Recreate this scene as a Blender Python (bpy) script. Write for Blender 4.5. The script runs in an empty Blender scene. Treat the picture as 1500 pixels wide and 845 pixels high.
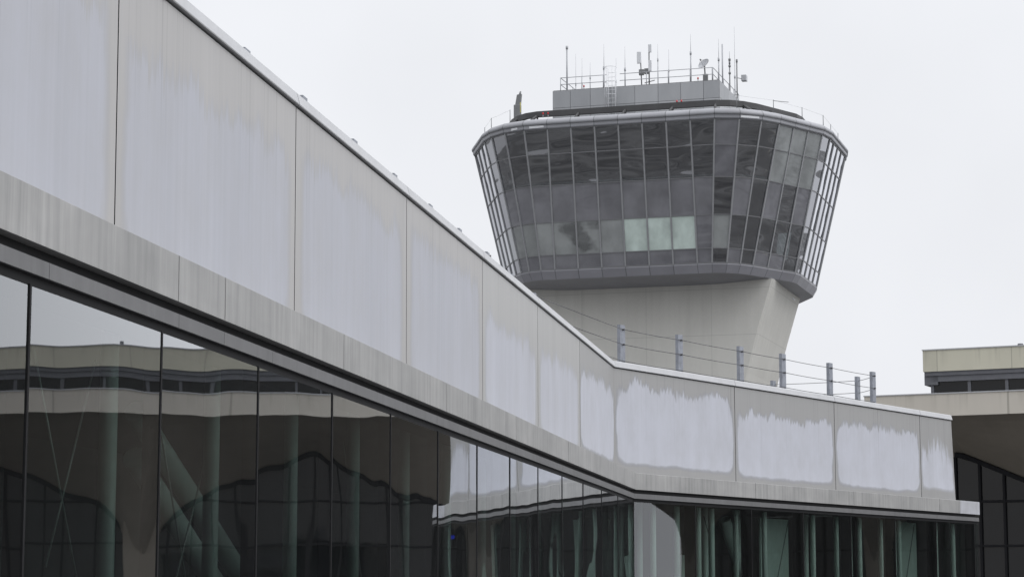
import bpy, bmesh, math, random
from mathutils import Vector, Matrix
random.seed(7)
R = math.radians
sc = bpy.context.scene
COL = sc.collection
EYE = 1.6            # camera height above the ground; every height below is measured from the eye and lifted by this

# ------------------------------------------------------------------ object helpers
def tag(o, label=None, cat=None, group=None, kind=None):
    if label: o['label'] = label
    if cat: o['category'] = cat
    if group: o['group'] = group
    if kind: o['kind'] = kind
    return o

def empty(name, loc, label, cat, group=None):
    o = bpy.data.objects.new(name, None)
    o.empty_display_size = 0.5
    o.location = (loc[0], loc[1], loc[2])
    COL.objects.link(o)
    return tag(o, label, cat, group)

class MB:
    """collects faces in world coordinates"""
    def __init__(self):
        self.v = []; self.f = []; self.uv = []; self.uv2 = []; self.mi = []; self.sm = []
    def face(self, pts, uv=None, uv2=None, mi=0, smooth=False):
        n = len(self.v)
        self.v += [Vector(p) for p in pts]
        self.f.append(list(range(n, n + len(pts))))
        self.uv.append(uv or [(0, 0)] * len(pts)); self.uv2.append(uv2 or [(0, 0)] * len(pts))
        self.mi.append(mi); self.sm.append(smooth)
    def hexa(self, p, mi=0):      # p: 8 points, bottom ring then top ring
        for q in ((3, 2, 1, 0), (4, 5, 6, 7), (0, 1, 5, 4), (1, 2, 6, 5), (2, 3, 7, 6), (3, 0, 4, 7)):
            self.face([p[i] for i in q], mi=mi)
    def box(self, o, ex, ey, ez, x, y, z, mi=0):
        P = lambda a, b, c: o + ex * a + ey * b + ez * c
        self.hexa([P(x[0], y[0], z[0]), P(x[1], y[0], z[0]), P(x[1], y[1], z[0]), P(x[0], y[1], z[0]),
                   P(x[0], y[0], z[1]), P(x[1], y[0], z[1]), P(x[1], y[1], z[1]), P(x[0], y[1], z[1])], mi)
    def tube(self, a, b, r0, r1=None, n=8, cap=True):
        a = Vector(a); b = Vector(b); r1 = r0 if r1 is None else r1
        d = (b - a).normalized()
        t = Vector((0, 0, 1)) if abs(d.z) < .9 else Vector((1, 0, 0))
        e1 = d.cross(t).normalized(); e2 = d.cross(e1)
        A = [a + (e1 * math.cos(2 * math.pi * i / n) + e2 * math.sin(2 * math.pi * i / n)) * r0 for i in range(n)]
        B = [b + (e1 * math.cos(2 * math.pi * i / n) + e2 * math.sin(2 * math.pi * i / n)) * r1 for i in range(n)]
        for i in range(n):
            j = (i + 1) % n
            self.face([A[i], A[j], B[j], B[i]], smooth=True)
        if cap:
            self.face(A[::-1]); self.face(B)
    def poly(self, pts, r, n=6):
        for a, b in zip(pts[:-1], pts[1:]): self.tube(a, b, r, n=n)
    def build(self, name, mats, parent=None, merge=True, bevel=0):
        me = bpy.data.meshes.new(name)
        base = Vector(parent.matrix_world.translation) if parent is not None else None
        # world origin of the parent (parents are never rotated)
        off = Vector((0, 0, 0)); q = parent
        while q is not None:
            off += Vector(q.location); q = q.parent
        me.from_pydata([v - off for v in self.v], [], self.f)
        l1 = me.uv_layers.new(name='pan'); l2 = me.uv_layers.new(name='inv')
        k = 0
        for i, f in enumerate(self.f):
            for j in range(len(f)):
                l1.data[k].uv = self.uv[i][j]; l2.data[k].uv = self.uv2[i][j]; k += 1
        if not isinstance(mats, (list, tuple)): mats = [mats]
        for m in mats: me.materials.append(m)
        for i, p in enumerate(me.polygons):
            p.material_index = self.mi[i]; p.use_smooth = self.sm[i]
        if merge:
            bm = bmesh.new(); bm.from_mesh(me)
            bmesh.ops.remove_doubles(bm, verts=bm.verts, dist=1e-4)
            bmesh.ops.recalc_face_normals(bm, faces=bm.faces)
            if bevel:
                ed = [e for e in bm.edges if len(e.link_faces) == 2 and e.calc_face_angle(0) > .6]
                bmesh.ops.bevel(bm, geom=ed, offset=bevel, segments=2, profile=.5, affect='EDGES', clamp_overlap=True)
            bm.to_mesh(me); bm.free()
        o = bpy.data.objects.new(name, me)
        COL.objects.link(o)
        if parent is not None: o.parent = parent
        return o

# ------------------------------------------------------------------ materials
class NT:
    def __init__(self, name):
        self.m = bpy.data.materials.new(name); self.m.use_nodes = True
        self.t = self.m.node_tree; self.t.nodes.clear()
        self.out = self.t.nodes.new('ShaderNodeOutputMaterial')
    def n(self, typ, **kw):
        x = self.t.nodes.new(typ)
        for k, v in kw.items(): setattr(x, k, v)
        return x
    def put(self, sock, v):
        if isinstance(v, bpy.types.NodeSocket): self.t.links.new(v, sock)
        elif v is not None: sock.default_value = v
    def math(self, op, a, b=None, c=None, clamp=False):
        x = self.n('ShaderNodeMath', operation=op, use_clamp=clamp)
        self.put(x.inputs[0], a)
        if b is not None: self.put(x.inputs[1], b)
        if c is not None: self.put(x.inputs[2], c)
        return x.outputs[0]
    def mix(self, fac, a, b, blend='MIX'):
        x = self.n('ShaderNodeMix', data_type='RGBA', blend_type=blend)
        self.put(x.inputs[0], fac); self.put(x.inputs[6], a); self.put(x.inputs[7], b)
        return x.outputs[2]
    def noise(self, vec, scale=1., detail=2., rough=.5):
        x = self.n('ShaderNodeTexNoise'); self.put(x.inputs['Vector'], vec)
        x.inputs['Scale'].default_value = scale; x.inputs['Detail'].default_value = detail; x.inputs['Roughness'].default_value = rough
        return x.outputs['Fac']
    def mapping(self, vec, s=(1, 1, 1), loc=None):
        x = self.n('ShaderNodeMapping'); self.put(x.inputs['Vector'], vec); x.inputs['Scale'].default_value = s
        if loc is not None: self.put(x.inputs['Location'], loc)
        return x.outputs[0]
    def pos(self): return self.n('ShaderNodeNewGeometry').outputs['Position']
    def ramp(self, fac, stops):
        x = self.n('ShaderNodeValToRGB'); self.put(x.inputs[0], fac)
        e = x.color_ramp.elements
        while len(e) < len(stops): e.new(.5)
        for i, (p, c) in enumerate(stops): e[i].position = p; e[i].color = c
        return x.outputs[0]
    def bsdf(self, col, rough=.6, metal=0., normal=None, spec=.5):
        b = self.n('ShaderNodeBsdfPrincipled')
        self.put(b.inputs['Base Color'], col); self.put(b.inputs['Roughness'], rough); self.put(b.inputs['Metallic'], metal)
        b.inputs['Specular IOR Level'].default_value = spec
        if normal is not None: self.put(b.inputs['Normal'], normal)
        return b.outputs[0]
    def bump(self, h, strength=.3, dist=.02):
        x = self.n('ShaderNodeBump'); x.inputs['Strength'].default_value = strength; x.inputs['Distance'].default_value = dist
        self.put(x.inputs['Height'], h); return x.outputs[0]
    def end(self, s):
        self.t.links.new(s, self.out.inputs['Surface']); return self.m

def c4(c): return (c[0], c[1], c[2], 1.)
def g3(v, t=(0, 0, 0)): return (v + t[0], v + t[1], v + t[2])

def plain(name, col, rough=.6, metal=0., var=.15, scale=2., stretch=(1, 1, 1), bump=0., spec=.5):
    """a solid colour broken up by two sizes of grime noise in world space"""
    t = NT(name); p = t.mapping(t.pos(), stretch)
    a = t.noise(p, scale, 4, .6); b = t.noise(p, scale * 7.3, 3, .6)
    f = t.math('ADD', t.math('MULTIPLY', a, .65), t.math('MULTIPLY', b, .35))
    lo = c4([x * (1 - var) for x in col]); hi = c4([min(1, x * (1 + var)) for x in col])
    c = t.ramp(f, [(.3, lo), (.7, hi)])
    nrm = t.bump(b, bump, .01) if bump else None
    return t.end(t.bsdf(c, rough, metal, nrm, spec))

def panel_mat(name, dry, wet, A, B, C, D, tide, soft, gain=1., RK=1.6, RUN=.22, STR=.16):
    """coated cladding panel: pale middle, damp grey margins that run down in drips (uv in metres from each edge)"""
    t = NT(name)
    u1 = t.n('ShaderNodeUVMap', uv_map='pan').outputs[0]; u2 = t.n('ShaderNodeUVMap', uv_map='inv').outputs[0]
    s1 = t.n('ShaderNodeSeparateXYZ'); t.put(s1.inputs[0], u1); s2 = t.n('ShaderNodeSeparateXYZ'); t.put(s2.inputs[0], u2)
    x, z, xi, zi = s1.outputs[0], s1.outputs[1], s2.outputs[0], s2.outputs[1]
    rnd = t.n('ShaderNodeObjectInfo').outputs['Random']
    rv = t.n('ShaderNodeCombineXYZ'); t.put(rv.inputs[0], t.math('MULTIPLY', rnd, 37.)); t.put(rv.inputs[1], t.math('MULTIPLY', rnd, 91.))
    off = rv.outputs[0]
    drip = t.math('SUBTRACT', t.noise(t.mapping(u1, (13.0, .35, 1), off), 1., 4, .7), .5)
    drip2 = t.math('SUBTRACT', t.noise(t.mapping(u1, (1.9, .25, 1), off), 1., 2, .5), .5)
    big = t.math('SUBTRACT', t.noise(t.mapping(u1, (.9, .9, 1), off), 1., 3, .55), .5)
    ragged = t.math('SUBTRACT', t.noise(t.mapping(u1, (3., 2.2, 1), off), 1., 5, .65), .5)
    de = t.math('MINIMUM', x, xi)
    r2 = t.math('FRACT', t.math('MULTIPLY', rnd, 7.77))
    a = t.math('DIVIDE', t.math('ADD', t.math('SUBTRACT', de, t.math('MULTIPLY_ADD', r2, A * .8, A * .6)), t.math('ADD', t.math('MULTIPLY', big, .30), t.math('MULTIPLY', ragged, .10))), soft)
    tt = t.math('ADD', t.math('SUBTRACT', zi, t.math('MULTIPLY_ADD', rnd, B * .7, B * .65)), t.math('ADD', t.math('MULTIPLY', drip, C), t.math('MULTIPLY', drip2, C * .7)))
    tt = t.math('DIVIDE', t.math('ADD', tt, t.math('MULTIPLY', big, .5)), soft * 1.1)
    r3 = t.math('FRACT', t.math('MULTIPLY', rnd, 13.31))
    b = t.math('DIVIDE', t.math('ADD', t.math('SUBTRACT', z, t.math('MULTIPLY_ADD', r3, D * .9, D * .55)), t.math('ADD', t.math('MULTIPLY', big, .18), t.math('MULTIPLY', ragged, .08))), soft)
    # rounded inside corners: smooth minimum of the three distances
    sm = t.math('SMOOTH_MIN', t.math('SMOOTH_MIN', a, b, RK), tt, RK)
    m = t.math('ADD', t.math('MULTIPLY', sm, .9), 0., clamp=True)
    m = t.n('ShaderNodeMapRange', interpolation_type='SMOOTHSTEP').outputs[0] if False else m
    streak = t.noise(t.mapping(u1, (11., .16, 1), off), 1., 3, .6)
    wide = t.noise(t.mapping(u1, (1.6, .2, 1), off), 1., 2, .5)
    blotch = t.noise(t.mapping(u1, (1.4, .8, 1), off), 1., 5, .7)
    col = t.mix(t.math('MULTIPLY', m, t.math('MULTIPLY_ADD', blotch, .9, .45), clamp=True), c4(wet), c4(dry))
    tm = t.math('MULTIPLY', t.math('MULTIPLY', m, t.math('SUBTRACT', 1., m)), 4. * tide)
    # thin dark runs hanging from the top edge
    runs = t.noise(t.mapping(u1, (17., .06, 1), off), 1., 2, .5); lenn = t.noise(t.mapping(u1, (5., .0, 1), off), 1., 2, .5)
    rm = t.n('ShaderNodeMapRange'); t.put(rm.inputs[0], runs); rm.inputs[1].default_value = .60; rm.inputs[2].default_value = .72
    fade = t.math('SUBTRACT', 1., t.math('DIVIDE', zi, t.math('MULTIPLY_ADD', lenn, 3.4, -.2)), clamp=True)
    tm = t.math('ADD', tm, t.math('MULTIPLY', t.math('MULTIPLY', rm.outputs[0], fade), RUN))
    k = t.math('ADD', t.math('MULTIPLY_ADD', streak, STR, 1 - STR / 2), t.math('MULTIPLY_ADD', wide, STR, -STR / 2))
    k = t.math('MULTIPLY', t.math('MULTIPLY', k, t.math('SUBTRACT', 1., tm)), gain)
    kc = t.n('ShaderNodeCombineXYZ')
    for i in range(3): t.put(kc.inputs[i], k)
    col = t.mix(1., col, kc.outputs[0], 'MULTIPLY')
    rough = t.math('MULTIPLY_ADD', m, .2, .42)
    return t.end(t.bsdf(col, rough, 0, None, .35))

def streak_mat(name, c0, c1, rough=.55, fx=5., amp=1.):
    """ledge / fascia: vertical run-off streaks, uv in metres"""
    t = NT(name); u1 = t.n('ShaderNodeUVMap', uv_map='pan').outputs[0]
    rnd = t.n('ShaderNodeObjectInfo').outputs['Random']
    rv = t.n('ShaderNodeCombineXYZ'); t.put(rv.inputs[0], t.math('MULTIPLY', rnd, 53.)); off = rv.outputs[0]
    a = t.noise(t.mapping(u1, (fx, .5, 1), off), 1., 4, .7); b = t.noise(t.mapping(u1, (.45, .8, 1), off), 1., 4, .6)
    patch = t.noise(t.mapping(u1, (.9, .1, 1), off), 1., 2, .5)
    a = t.math('ADD', t.math('MULTIPLY', t.math('SUBTRACT', a, .5), t.math('MULTIPLY_ADD', patch, 3.2, -.7, clamp=True)), .5)
    f = t.math('ADD', t.math('MULTIPLY', a, .55), t.math('MULTIPLY', b, .45))
    c = t.ramp(f, [(.34, c4(c0)), (.66, c4(c1))])
    return t.end(t.bsdf(c, rough, 0, None, .35))

def glass_mat(name, tint, refl, gain, wav, wscale, base=.03, body=None, bodyfac=0., detail=1., stretch=(1, 1, 1), dark_refl=False, dirt=0.):
    """coated pane: mirror by fresnel over a tinted see-through body (or, for spandrel panes, over a painted back)"""
    t = NT(name)
    rnd = t.n('ShaderNodeObjectInfo').outputs['Random']
    rv = t.n('ShaderNodeCombineXYZ'); t.put(rv.inputs[0], t.math('MULTIPLY', rnd, 71.)); t.put(rv.inputs[2], t.math('MULTIPLY', rnd, 33.))
    h = t.noise(t.mapping(t.pos(), stretch, rv.outputs[0]), wscale, detail, .5)
    nrm = t.bump(h, 1., wav)
    fr = t.n('ShaderNodeFresnel'); fr.inputs[0].default_value = 1.5
    fac = t.math('MULTIPLY_ADD', fr.outputs[0], gain, base, clamp=True)
    fac = t.math('MINIMUM', fac, .92)
    gl = t.n('ShaderNodeBsdfGlossy'); gl.inputs['Color'].default_value = c4(refl); gl.inputs['Roughness'].default_value = 0.01
    t.put(gl.inputs['Normal'], nrm)
    if body is None:
        bd = t.n('ShaderNodeBsdfTransparent'); bd.inputs[0].default_value = c4(tint); under = bd.outputs[0]
    else:
        p = t.noise(t.mapping(t.pos(), (1, 1, .7), rv.outputs[0]), .7, 4, .6)
        lo = c4([x * .8 for x in body]); hi = c4([x * 1.2 for x in body])
        bd = t.n('ShaderNodeBsdfDiffuse'); t.put(bd.inputs[0], t.ramp(p, [(.35, lo), (.65, hi)])); under = bd.outputs[0]
        if dark_refl:
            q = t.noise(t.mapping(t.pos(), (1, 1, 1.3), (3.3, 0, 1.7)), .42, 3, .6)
            bodyfac = t.ramp(q, [(.50, (.95, .95, .95, 1)), (.60, (.35, .35, .35, 1))])  # noise-cut gaps in the pale body stand in for dark reflected shapes
        if dark_refl or bodyfac < 1:
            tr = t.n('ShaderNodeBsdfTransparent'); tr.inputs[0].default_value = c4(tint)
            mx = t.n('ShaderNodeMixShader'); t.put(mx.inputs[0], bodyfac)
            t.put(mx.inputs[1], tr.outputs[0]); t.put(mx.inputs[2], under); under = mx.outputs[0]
    mx = t.n('ShaderNodeMixShader'); t.put(mx.inputs[0], fac); t.put(mx.inputs[1], under); t.put(mx.inputs[2], gl.outputs[0])
    if dirt:
        a = t.noise(t.mapping(t.pos(), (1, 1, .12), rv.outputs[0]), 4., 4, .65); b = t.noise(t.mapping(t.pos(), (1, 1, 1), rv.outputs[0]), 1.1, 4, .6)
        f = t.math('MULTIPLY', t.math('MULTIPLY_ADD', a, 1.2, t.math('MULTIPLY', b, .9)), dirt)
        dd = t.n('ShaderNodeBsdfDiffuse'); dd.inputs[0].default_value = (.30, .31, .31, 1)
        m2 = t.n('ShaderNodeMixShader'); t.put(m2.inputs[0], f); t.put(m2.inputs[1], mx.outputs[0]); t.put(m2.inputs[2], dd.outputs[0]); mx = m2
    return t.end(mx.outputs[0])

def clear_mat(name, tint):
    t = NT(name); b = t.n('ShaderNodeBsdfTransparent'); b.inputs[0].default_value = c4(tint); return t.end(b.outputs[0])

M = {}
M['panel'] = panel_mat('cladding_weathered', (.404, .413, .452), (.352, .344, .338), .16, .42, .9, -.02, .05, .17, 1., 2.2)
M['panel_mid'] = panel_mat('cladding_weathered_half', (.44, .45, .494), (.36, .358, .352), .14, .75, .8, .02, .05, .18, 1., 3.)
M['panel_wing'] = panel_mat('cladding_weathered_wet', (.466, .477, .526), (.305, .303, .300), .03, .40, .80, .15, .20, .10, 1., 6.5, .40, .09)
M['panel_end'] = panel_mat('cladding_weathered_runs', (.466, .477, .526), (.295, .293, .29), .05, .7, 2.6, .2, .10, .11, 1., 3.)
M['coping'] = plain('coping_metal', (.415, .42, .432), .45, 0, .10, 1.6)
M['ledge'] = streak_mat('ledge_streaked', (.205, .207, .204), (.385, .38, .372), .5, 9.)
M['ledge_pale'] = streak_mat('ledge_dry_patches', (.30, .30, .305), (.50, .51, .56), .5, 2.2)
M['fascia'] = streak_mat('fascia_grey', (.10, .10, .102), (.155, .155, .158), .5, 4.)
M['reveal'] = plain('reveal_dark', (.035, .035, .036), .8, spec=.2)
M['frame'] = plain('frame_black', (.012, .012, .013), .7, 0, .1, spec=.15)
M['joint'] = plain('joint_shadow', (.03, .03, .03), .8)
M['roofing'] = plain('roof_membrane', (.13, .13, .13), .8, 0, .3, .4)
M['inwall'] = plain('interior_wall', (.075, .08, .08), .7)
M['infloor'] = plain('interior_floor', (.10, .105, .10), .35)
M['column'] = plain('column_paint', (.64, .72, .68), .45, 0, .06)
M['partition'] = plain('partition_screen', (.50, .58, .545), .5, 0, .15, .8)
M['steel'] = plain('galvanised_steel', (.25, .265, .30), .55, .2, .25, 6.)
M['cable'] = plain('wire_rope', (.08, .08, .085), .5, .4)
M['bracewire'] = plain('brace_rod', (.45, .48, .46), .4, .4)
M['concrete'] = plain('concrete_pale', (.43, .425, .40), .8, 0, .12, .35, (1, 1, .35), .15)
M['concrete_box'] = plain('concrete_grey', (.335, .345, .36), .75, 0, .12, .5, (1, 1, .5))
M['rimgrey'] = plain('rim_metal', (.50, .51, .53), .4, 0, .10, .6)
M['rimdark'] = plain('rim_soffit_metal', (.25, .255, .28), .45, 0, .10, .6)
M['skirt'] = plain('skirt_metal', (.225, .225, .25), .4, 0, .12, .5)
M['track'] = plain('track_steel', (.06, .06, .062), .6, .2, .2, 1.)
M['mull'] = plain('mullion_grey', (.25, .255, .265), .4, .2, .1)
M['transom'] = plain('transom_dark', (.17, .172, .18), .5, .2, .1)
M['dark'] = plain('cab_dark', (.03, .03, .032), .6)
M['cabgrey'] = plain('cab_grey', (.16, .165, .17), .7)
M['antenna'] = plain('antenna_grey', (.40, .41, .43), .5, 0, .1)
M['antdark'] = plain('antenna_dark', (.17, .175, .18), .5, 0, .1)
M['white'] = plain('white_housing', (.62, .63, .65), .5, 0, .06)
M['red'] = plain('red_lens', (.55, .03, .035), .35)
M['blue'] = plain('blue_sign', (.02, .03, .5), .4)
M['yellow'] = plain('yellow_tag', (.6, .55, .2), .5)
def band_mat(name, col, step, ztop):
    t = NT(name); p = t.pos(); s = t.n('ShaderNodeSeparateXYZ'); t.put(s.inputs[0], p)
    dt = t.n('ShaderNodeVectorMath', operation='DOT_PRODUCT'); t.put(dt.inputs[0], p); dt.inputs[1].default_value = (math.cos(R(26)), -math.sin(R(26)), 0)
    q = t.math('MULTIPLY', dt.outputs['Value'], 1 / step); j = t.math('LESS_THAN', t.math('FRACT', q), .012)
    cell = t.n('ShaderNodeTexWhiteNoise', noise_dimensions='1D'); t.put(cell.inputs['W'], t.math('FLOOR', q))
    a = t.noise(t.mapping(p, (1, 1, .15)), .55, 4, .65); b = t.noise(p, .12, 3, .5)
    f = t.math('ADD', t.math('ADD', t.math('MULTIPLY', a, .4), t.math('MULTIPLY', b, .35)), t.math('MULTIPLY', cell.outputs['Value'], .25))
    c = t.ramp(f, [(.3, c4([x * .88 for x in col])), (.7, c4([min(1, x * 1.08) for x in col]))])
    st = t.noise(t.mapping(p, (1, 1, .05)), 2.2, 3, .6); sm = t.n('ShaderNodeMapRange'); t.put(sm.inputs[0], st); sm.inputs[1].default_value = .52; sm.inputs[2].default_value = .7
    fd = t.n('ShaderNodeMapRange'); t.put(fd.inputs[0], s.outputs[2]); fd.inputs[1].default_value = ztop - 1.2; fd.inputs[2].default_value = ztop
    c = t.mix(t.math('MULTIPLY', t.math('MULTIPLY', sm.outputs[0], fd.outputs[0]), .4), c, (.25, .24, .2, 1))
    c = t.mix(t.math('MULTIPLY', j, .5), c, (.2, .19, .16, 1))
    return t.end(t.bsdf(c, .8))
M['cream_hi'] = band_mat('cream_render', (.525, .507, .415), 4.8, 15.43 + 1.6)
M['cream_lo'] = band_mat('cream_render_warm', (.55, .515, .455), 11.25, 12.54 + 1.6)
M['vault'] = plain('vault_concrete', (.225, .20, .168), .85, 0, .16, .12)
M['tframe'] = plain('terminal_frame', (.016, .016, .018), .8, spec=.15)
M['tgrey'] = plain('terminal_frame_grey', (.115, .118, .132), .6)
M['clear'] = clear_mat('pane_body', (.80, .86, .84))
M['glass'] = glass_mat('pane_reflective', (.55, .61, .59), (.93, .95, .97), 2.0, .0065, .5, .02, dirt=.017)
M['glass_wing'] = glass_mat('pane_reflective_wing', (.74, .79, .77), (.93, .95, .97), 1.35, .0015, .5, .01, dirt=.017)
M['tglass'] = glass_mat('terminal_pane', (.2, .22, .23), (.95, .92, .88), .45, .004, .5, .01, (.010, .012, .015), .6)
M['cab_clear'] = glass_mat('cab_pane_clear', (.34, .36, .37), (.88, .89, .93), 1.4, .36, .13, .14, None, 0, 2., (1, 1, 2.6))
M['cab_grey'] = glass_mat('cab_pane_grey', (.3, .3, .3), (.88, .89, .93), 1.2, .05, .2, .09, (.122, .122, .135), 1., 2., (1, 1, 2.))
M['cab_pale'] = glass_mat('cab_pane_pale', (.3, .3, .3), (.88, .89, .93), 1.2, .05, .2, .09, (.215, .228, .226), .92, 2., (1, 1, 2.))
M['cab_darkrefl'] = glass_mat('cab_pane_dark_reflection', (.3, .3, .3), (.88, .89, .93), 1.2, .05, .2, .08, (.215, .228, .226), .92, 2., (1, 1, 2.), True)  # pale pane with a dark mirrored shape imitated by irregular see-through gaps
M['cab_mint'] = glass_mat('cab_pane_mint', (.3, .3, .3), (.88, .89, .93), 1.0, .02, .2, .05, (.43, .505, .47), 1., 2.)

# ------------------------------------------------------------------ ground
def ground():
    t = NT('apron_asphalt'); p = t.pos()
    a = t.noise(p, .012, 5, .6); b = t.noise(p, .35, 5, .65)
    wet = t.ramp(t.noise(t.mapping(p, (1, 1, 1)), .045, 4, .6), [(.42, (0, 0, 0, 1)), (.58, (1, 1, 1, 1))])
    c = t.ramp(a, [(.38, (.055, .055, .057, 1)), (.62, (.20, .20, .195, 1))])
    c = t.mix(t.math('MULTIPLY', b, .5), c, (.06, .06, .062, 1))
    r = t.math('MULTIPLY_ADD', wet, -.45, .8)
    m = t.end(t.bsdf(c, r, 0, t.bump(b, .2, .02)))
    mb = MB(); S = 3000.
    for i in range(-4, 4):
        for j in range(-4, 4):
            x0, y0, s = i * S / 4, j * S / 4, S / 4
            mb.face([(x0, y0, 0), (x0 + s, y0, 0), (x0 + s, y0 + s, 0), (x0, y0 + s, 0)])
    tag(mb.build('ground', m), kind='structure')
ground()

# ------------------------------------------------------------------ concourse (two straight runs meeting at an inside corner)
T1, T2 = R(9.4127), R(34.149)
Z = Vector((0, 0, 1))
d1 = Vector((math.sin(T1), math.cos(T1), 0)); n1 = Vector((math.cos(T1), -math.sin(T1), 0))
d2 = Vector((math.sin(T2), math.cos(T2), 0)); n2 = Vector((math.cos(T2), -math.sin(T2), 0))
SC = 51.5819
C0 = -n1 * 5.67 + d1 * SC
TK = math.tan((T2 - T1) / 2)
W = 5.6877
def P1(s, o, z): return -n1 * (5.67 + o) + d1 * s + Z * (z + EYE)
def P2(s, o, z): return C0 - n2 * o + d2 * s + Z * (z + EYE)
def e1(o): return SC + o * TK
def e2(o): return -o * TK
S0 = 17.3515 - 5 * W          # start of the long run, behind the camera
SEND = 19.62                  # end of the wing parapet
LEND = 20.25                  # end of the wing ledge
FL = -EYE + .02

conc = empty('concourse_building', (C0.x, C0.y, 0), 'long low pale panelled concourse with a dark glass wall and bent wing', 'building')

def sweep(mb, prof, wall, sa, sb, close=True):
    """profile of (o,z) run along a wall; sa/sb numbers or 'c' for the mitred corner"""
    P = P1 if wall == 1 else P2; e = e1 if wall == 1 else e2
    A = [P(e(o) if sa == 'c' else sa, o, z) for o, z in prof]
    B = [P(e(o) if sb == 'c' else sb, o, z) for o, z in prof]
    sav = 0 if sa == 'c' else (sa if not isinstance(sa, str) else 0)
    sbv = SC if (sb == 'c' and wall == 1) else (0 if sb == 'c' else sb)
    if sa == 'c': sav = 0
    L = sbv - sav
    n = len(prof); acc = 0
    for i in range(n if close else n - 1):
        j = (i + 1) % n
        ln = math.hypot(prof[j][0] - prof[i][0], prof[j][1] - prof[i][1])
        mb.face([A[i], B[i], B[j], A[j]], uv=[(0, prof[i][1] + acc * 0), (L, prof[i][1]), (L, prof[j][1]), (0, prof[j][1])])
        acc += ln
    if close:
        mb.face(A[::-1], uv=[(0, z) for o, z in prof][::-1]); mb.face(B, uv=[(0, z) for o, z in prof])

# cladding panels
def clad(wall, s0, s1, mat, z0=2.745, z1=5.180, o0=.497, o1=.507, tilt_end=0.):
    P = P1 if wall == 1 else P2; e = e1 if wall == 1 else e2
    g = .013
    def S(s, o, side):
        if s == 'c': return e(o)
        return s + (g if side == 0 else -g)
    mb = MB()
    a0, b0 = S(s0, o0, 0), S(s1, o0, 1); a1, b1 = S(s0, o1, 0), S(s1, o1, 1) - tilt_end
    h = z1 - z0; w = b0 - a0
    p = [P(a0, o0, z0), P(b0, o0, z0), P(b1, o1, z1), P(a1, o1, z1)]
    mb.face(p, uv=[(0, 0), (w, 0), (w, h), (0, h)], uv2=[(w, h), (0, h), (0, 0), (w, 0)])
    q = [P(S(s0, o0 + .05, 0), o0 + .05, z0), P(S(s1, o0 + .05, 1), o0 + .05, z0), P(S(s1, o1 + .05, 1) - tilt_end, o1 + .05, z1), P(S(s0, o1 + .05, 0), o1 + .05, z1)]
    mb.face(q[::-1])
    for i in range(4):
        j = (i + 1) % 4
        mb.face([p[j], p[i], q[i], q[j]], mi=1)
    return mb.build('cladding_panel', [mat, M['joint']], conc, bevel=0)

seams1 = [S0 + k * W for k in range(11)]            # last = 17.35 + 5 W
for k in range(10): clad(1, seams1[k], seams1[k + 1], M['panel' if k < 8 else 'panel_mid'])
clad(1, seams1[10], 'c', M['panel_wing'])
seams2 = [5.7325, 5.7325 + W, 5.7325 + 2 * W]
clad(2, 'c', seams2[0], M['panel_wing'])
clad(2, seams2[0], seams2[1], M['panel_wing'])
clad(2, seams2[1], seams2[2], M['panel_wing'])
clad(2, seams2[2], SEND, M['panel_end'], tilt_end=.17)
# solid parapet behind the panels (seen in the joints only)
mb = MB(); pr = [(.556, 2.70), (.556, 5.17), (.80, 5.17), (.80, 2.70)]
sweep(mb, pr, 1, S0, 'c'); sweep(mb, pr, 2, 'c', SEND - .2)
mb.build('parapet_core', M['joint'], conc)
# end face of the wing parapet
mb = MB()
p = [P2(SEND - .01, .56, 2.745), P2(SEND - .01, 1.0, 2.745), P2(SEND - .18, 1.0, 5.185), P2(SEND - .18, .56, 5.185)]
q = [x - d2 * .05 for x in p]
mb.hexa(q + p)
mb.build('end_panel', M['coping'], conc)
# coping, one rounded metal length per panel
cp = [(.470, 5.203), (.466, 5.213), (.500, 5.338), (.515, 5.352), (.55, 5.360), (.96, 5.368), (.96, 5.203)]
def coping(wall, a, b):
    mb = MB(); sweep(mb, cp, wall, a if a == 'c' else a + .010, b if b == 'c' else b - .010)
    mb.build('coping', M['coping'], conc)
for k in range(10): coping(1, seams1[k], seams1[k + 1])
coping(1, seams1[10], 'c'); coping(2, 'c', seams2[0])
coping(2, seams2[0], seams2[1]); coping(2, seams2[1], seams2[2]); coping(2, seams2[2], SEND - .16)
# projecting ledge
lp = [(0, 2.362), (0, 2.738), (.012, 2.745), (.55, 2.752), (.55, 2.40), (.155, 2.40), (.15, 2.37), (.02, 2.362)]
def ledge(wall, a, b, mat='ledge'):
    mb = MB(); sweep(mb, lp, wall, a if a == 'c' else a + .010, b if b == 'c' else b - .010)
    mb.build('ledge', M[mat], conc)
ls = [17.53 + k * W for k in range(-5, 6)]
ls = [ls[i] for i in range(len(ls))]
l1 = [ls[0], ls[1], ls[2], ls[3], ls[4], 17.53, 18.85, 23.24, 28.95, 34.6, 40.49]
for a, b in zip(l1[:-1], l1[1:]): ledge(1, a, b)
ledge(1, 40.49, 'c')
for a, b in (('c', 5.84), (5.84, 11.5), (11.5, 17.25), (17.25, 18.75)): ledge(2, a, b)
ledge(2, 18.75, LEND, 'ledge_pale')
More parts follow.
